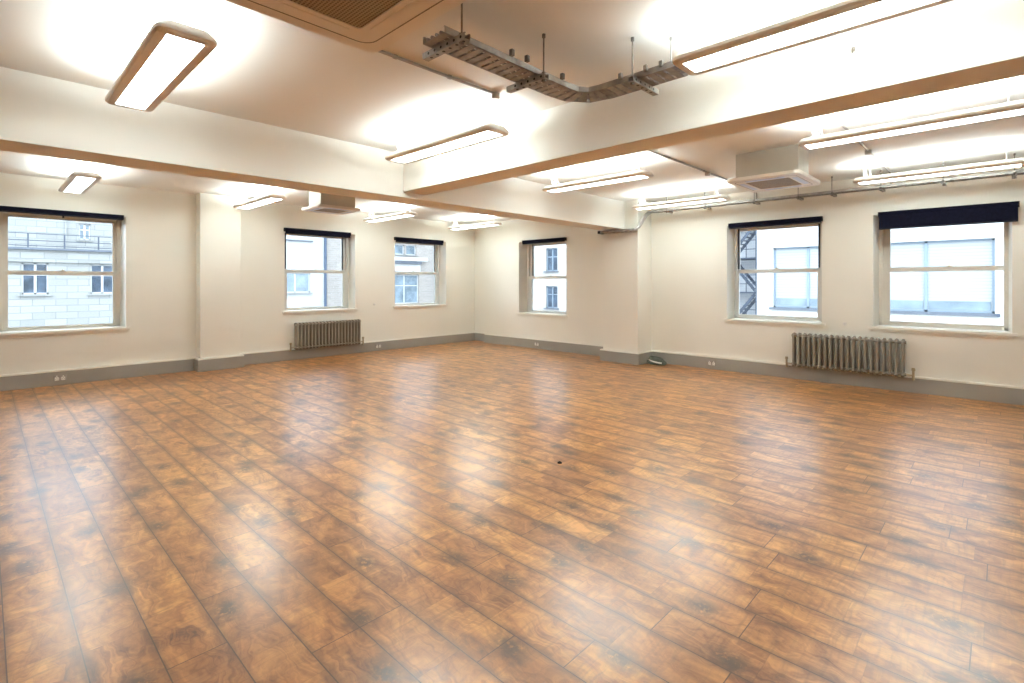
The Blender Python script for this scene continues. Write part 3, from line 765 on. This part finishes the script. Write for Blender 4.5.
# ------------------------------------------------------------------ across the street
def facade(name, axis, face, thick, a0, a1, z0, z1, wins, mat, label, root=None):
    """wins: (a0, a1, z0, z1, cols, rows, frame material, infill material)"""
    def P(a, d, z): return (a, face + d, z) if axis == 'x' else (face + d, a, z)
    def bx(b, p0, p1, d0, d1, q0, q1):
        A = P(p0, d0, q0); C = P(p1, d1, q1); b.box(A[0], C[0], A[1], C[1], A[2], C[2]); return b
    part = 'wall' if root is None else name
    if root is None: root = thing(name, P((a0 + a1) / 2, 0, z0), label, 'building')
    # split into storeys so stacked windows can share a column
    rows = sorted({(w[2], w[3]) for w in wins}); b = B(); bands = []
    cur = z0
    for zz0, zz1 in rows:
        if bands and zz0 < bands[-1][1]: continue
        bands.append((zz0, zz1))
    for zz0, zz1 in bands:
        bx(b, a0, a1, 0, thick, cur, zz0)
        hs = [(w[0], w[1], w[2], w[3]) for w in wins if w[2] >= zz0 - 1e-6 and w[3] <= zz1 + 1e-6]
        wall_holes(b, axis, face, thick, a0, a1, zz0, zz1, hs); cur = zz1
    bx(b, a0, a1, 0, thick, cur, z1)
    b.build(part, mat, root)
    for (p0, p1, q0, q1, nc, nr, fm, im) in wins:
        f = B(); s = 0.07; dd = 0.12
        bx(f, p0, p0 + s, dd, dd + 0.08, q0, q1); bx(f, p1 - s, p1, dd, dd + 0.08, q0, q1)
        bx(f, p0, p1, dd, dd + 0.08, q0, q0 + s); bx(f, p0, p1, dd, dd + 0.08, q1 - s, q1)
        for c in range(1, nc): q = p0 + (p1 - p0) * c / nc; bx(f, q - 0.05, q + 0.05, dd, dd + 0.08, q0, q1)
        for c in range(1, nr): q = q0 + (q1 - q0) * (0.62 if nr == 2 else c / nr); bx(f, p0, p1, dd + 0.01, dd + 0.07, q - 0.035, q + 0.035)
        fo = f.build('window', fm, root)
        bx(B(), p0 + 0.02, p1 - 0.02, dd + 0.05, dd + 0.06, q0 + 0.02, q1 - 0.02).build('pane', im, fo)
        si = bx(B(), p0 - 0.14, p1 + 0.14, -0.10, 0.12, q0 - 0.10, q0)
        si.build('sill', M['lead'] if fm is M['win_blue'] else M['sandstone'], root)
    return root, bx
wd, wb, wm = M['win_white'], M['win_blue'], M['win_mid']
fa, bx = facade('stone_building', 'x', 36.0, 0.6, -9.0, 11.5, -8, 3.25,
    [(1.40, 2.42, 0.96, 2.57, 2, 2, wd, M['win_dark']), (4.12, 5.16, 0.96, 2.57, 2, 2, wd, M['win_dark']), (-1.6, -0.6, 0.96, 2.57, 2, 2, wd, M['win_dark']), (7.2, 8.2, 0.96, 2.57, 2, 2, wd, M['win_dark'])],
    M['sandstone'], 'pale stone building with roof railing seen through the far left window')
bx(B(), -9, 11.5, -0.16, 0.7, 3.25, 3.36).build('coping', M['lead'], fa)
bx(B(), -9, 11.5, -0.12, 0, 2.62, 2.70).build('string_course', M['sandstone'], fa)
rl = B()
for z in (4.08, 3.72, 3.45): bx(rl, -9, 11.5, 0.1, 0.14, z, z + 0.04)
rl.build('railing', M['steel_blue'], fa)
for k in range(14):
    a = -8.3 + 1.42 * k
    bx(B(), a - 0.03, a + 0.03, 0.08, 0.14, 3.36, 4.1).build('railing_post', M['steel_blue'], fa)
fu, bx = facade('upper_storey', 'x', 41.4, 0.6, -9.0, 11.5, 3.1, 12.0, [(4.18, 4.74, 4.25, 5.25, 2, 2, wd, M['win_mid'])], M['sandstone'], None, fa)
bx(B(), 3.50, 3.62, -0.08, 0, 3.1, 12).build('corner_pilaster', M['sandstone'], fu)
fb, bx = facade('white_rendered_building', 'x', 36.0, 0.6, 11.5, 17.62, -8, 12,
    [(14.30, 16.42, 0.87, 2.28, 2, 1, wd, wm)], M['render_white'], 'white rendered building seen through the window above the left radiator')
bx(B(), 13.8, 16.6, -0.1, 0, 4.52, 4.60).build('ledge', M['lead'], fb)
B().cyl((17.52, 35.9, -8), (17.52, 35.9, 12), 0.09, 10).build('downpipe', M['pipe_blue'], fb)
fc, bx = facade('brick_building', 'x', 36.0, 0.6, 17.62, 40.0, -8, 12,
    [(23.1, 24.45, 3.92, 4.75, 1, 1, wd, wm), (24.65, 25.65, 3.92, 4.75, 1, 1, wd, wm), (23.1, 25.9, -0.15, 2.25, 2, 2, wd, wm)], M['brick_pale'],
    'pale brick building with white bay windows seen through the third left window')
bx(B(), 22.8, 26.6, -0.35, 0, 3.40, 3.72).build('balcony_band', M['win_white'], fc)
bx(B(), 22.8, 26.0, -0.30, 0, 3.16, 3.38).build('recess_shade', M['lead'], fc)  # dark band standing in for a recess, its shade put into the colour
bx(B(), 22.8, 26.0, -0.10, 0, 2.32, 3.14).build('white_panel', M['win_white'], fc)
B().cyl((27.7, 35.9, -8), (27.7, 35.9, 12), 0.10, 10).build('downpipe', M['pipe_blue'], fc)
fd, bx = facade('cream_building', 'y', 28.0, 0.6, 14.0, 34.0, -8, 12,
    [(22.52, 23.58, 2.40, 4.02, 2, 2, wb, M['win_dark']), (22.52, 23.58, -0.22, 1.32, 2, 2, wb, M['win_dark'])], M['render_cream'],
    'cream building with two stacked windows seen through the window beyond the pier')
fe, bx = facade('white_brick_building', 'y', 25.0, 0.6, -16.0, 8.24, -8, 12,
    [(4.75, 7.55, 0.43, 3.13, 2, 1, wb, M['louvre']), (0.20, 4.05, 0.43, 3.13, 2, 2, wb, M['louvre']), (-4.6, -1.4, 0.43, 3.13, 2, 1, wb, M['louvre'])], M['brick_white'],
    'white painted brick building with blue framed windows seen through right windows')
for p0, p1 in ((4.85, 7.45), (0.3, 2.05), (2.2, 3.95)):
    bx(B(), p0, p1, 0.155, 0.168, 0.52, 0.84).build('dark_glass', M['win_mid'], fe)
B().cyl((24.9, 0.12, 0.38), (24.7, 0.12, 0.38), 0.06, 10).build('vent_pipe', M['steel_blue'], fe)
fg, bx = facade('grey_brick_building', 'y', 32.0, 0.6, 7.5, 14.0, -8, 12, [], M['brick_grey'], 'grey brick wall behind the outdoor fire escape')
es = thing('fire_escape', (30.3, 10.7, -8), 'dark steel fire escape stairs seen through the middle right window', 'fire escape')
for k, z in enumerate((-4.8, -2.86, -0.92, 1.02, 2.96, 4.9, 6.84)):
    p = B().box(29.7, 31.9, 9.75, 12.0, z - 0.06, z)
    p.build('landing', M['steel_blue'], es)
    r = B()
    for h in (0.45, 0.95): r.box(29.7, 29.74, 9.75, 12.0, z + h, z + h + 0.04)
    for q in (9.78, 10.35, 10.9, 11.5): r.box(29.7, 29.74, q, q + 0.04, z, z + 0.98)
    r.build('guard_rail', M['steel_blue'], es)
    st = B(); ya, yb = (9.95, 11.3) if k % 2 else (11.3, 9.95)
    st.prism([(29.8, ya, z), (29.8, ya, z + 0.24), (29.8, yb, z + 1.94), (29.8, yb, z + 1.70)], (0.05, 0, 0))
    st.prism([(30.7, ya, z), (30.7, ya, z + 0.24), (30.7, yb, z + 1.94), (30.7, yb, z + 1.70)], (0.05, 0, 0))
    for j in range(9):
        f = (j + 0.5) / 9; yy = ya + (yb - ya) * f; zz = z + 0.1 + 1.75 * f
        st.box(29.82, 30.72, yy - 0.12, yy + 0.12, zz, zz + 0.03)
    st.build('stair_flight', M['steel_blue'], es)
for q in ((29.72, 9.8), (29.72, 11.95), (31.85, 9.8), (31.85, 11.95)):
    B().box(q[0] - 0.06, q[0] + 0.06, q[1] - 0.06, q[1] + 0.06, -8, 8.8).build('post', M['steel_blue'], es)
tag(B().box(-40, 60, -40, 60, -8.3, -8.0).build('street', M['asphalt']), 'grey street far below the windows', 'street', None, 'structure')

for o in bpy.data.objects:
    if '_org' in o: del o['_org']
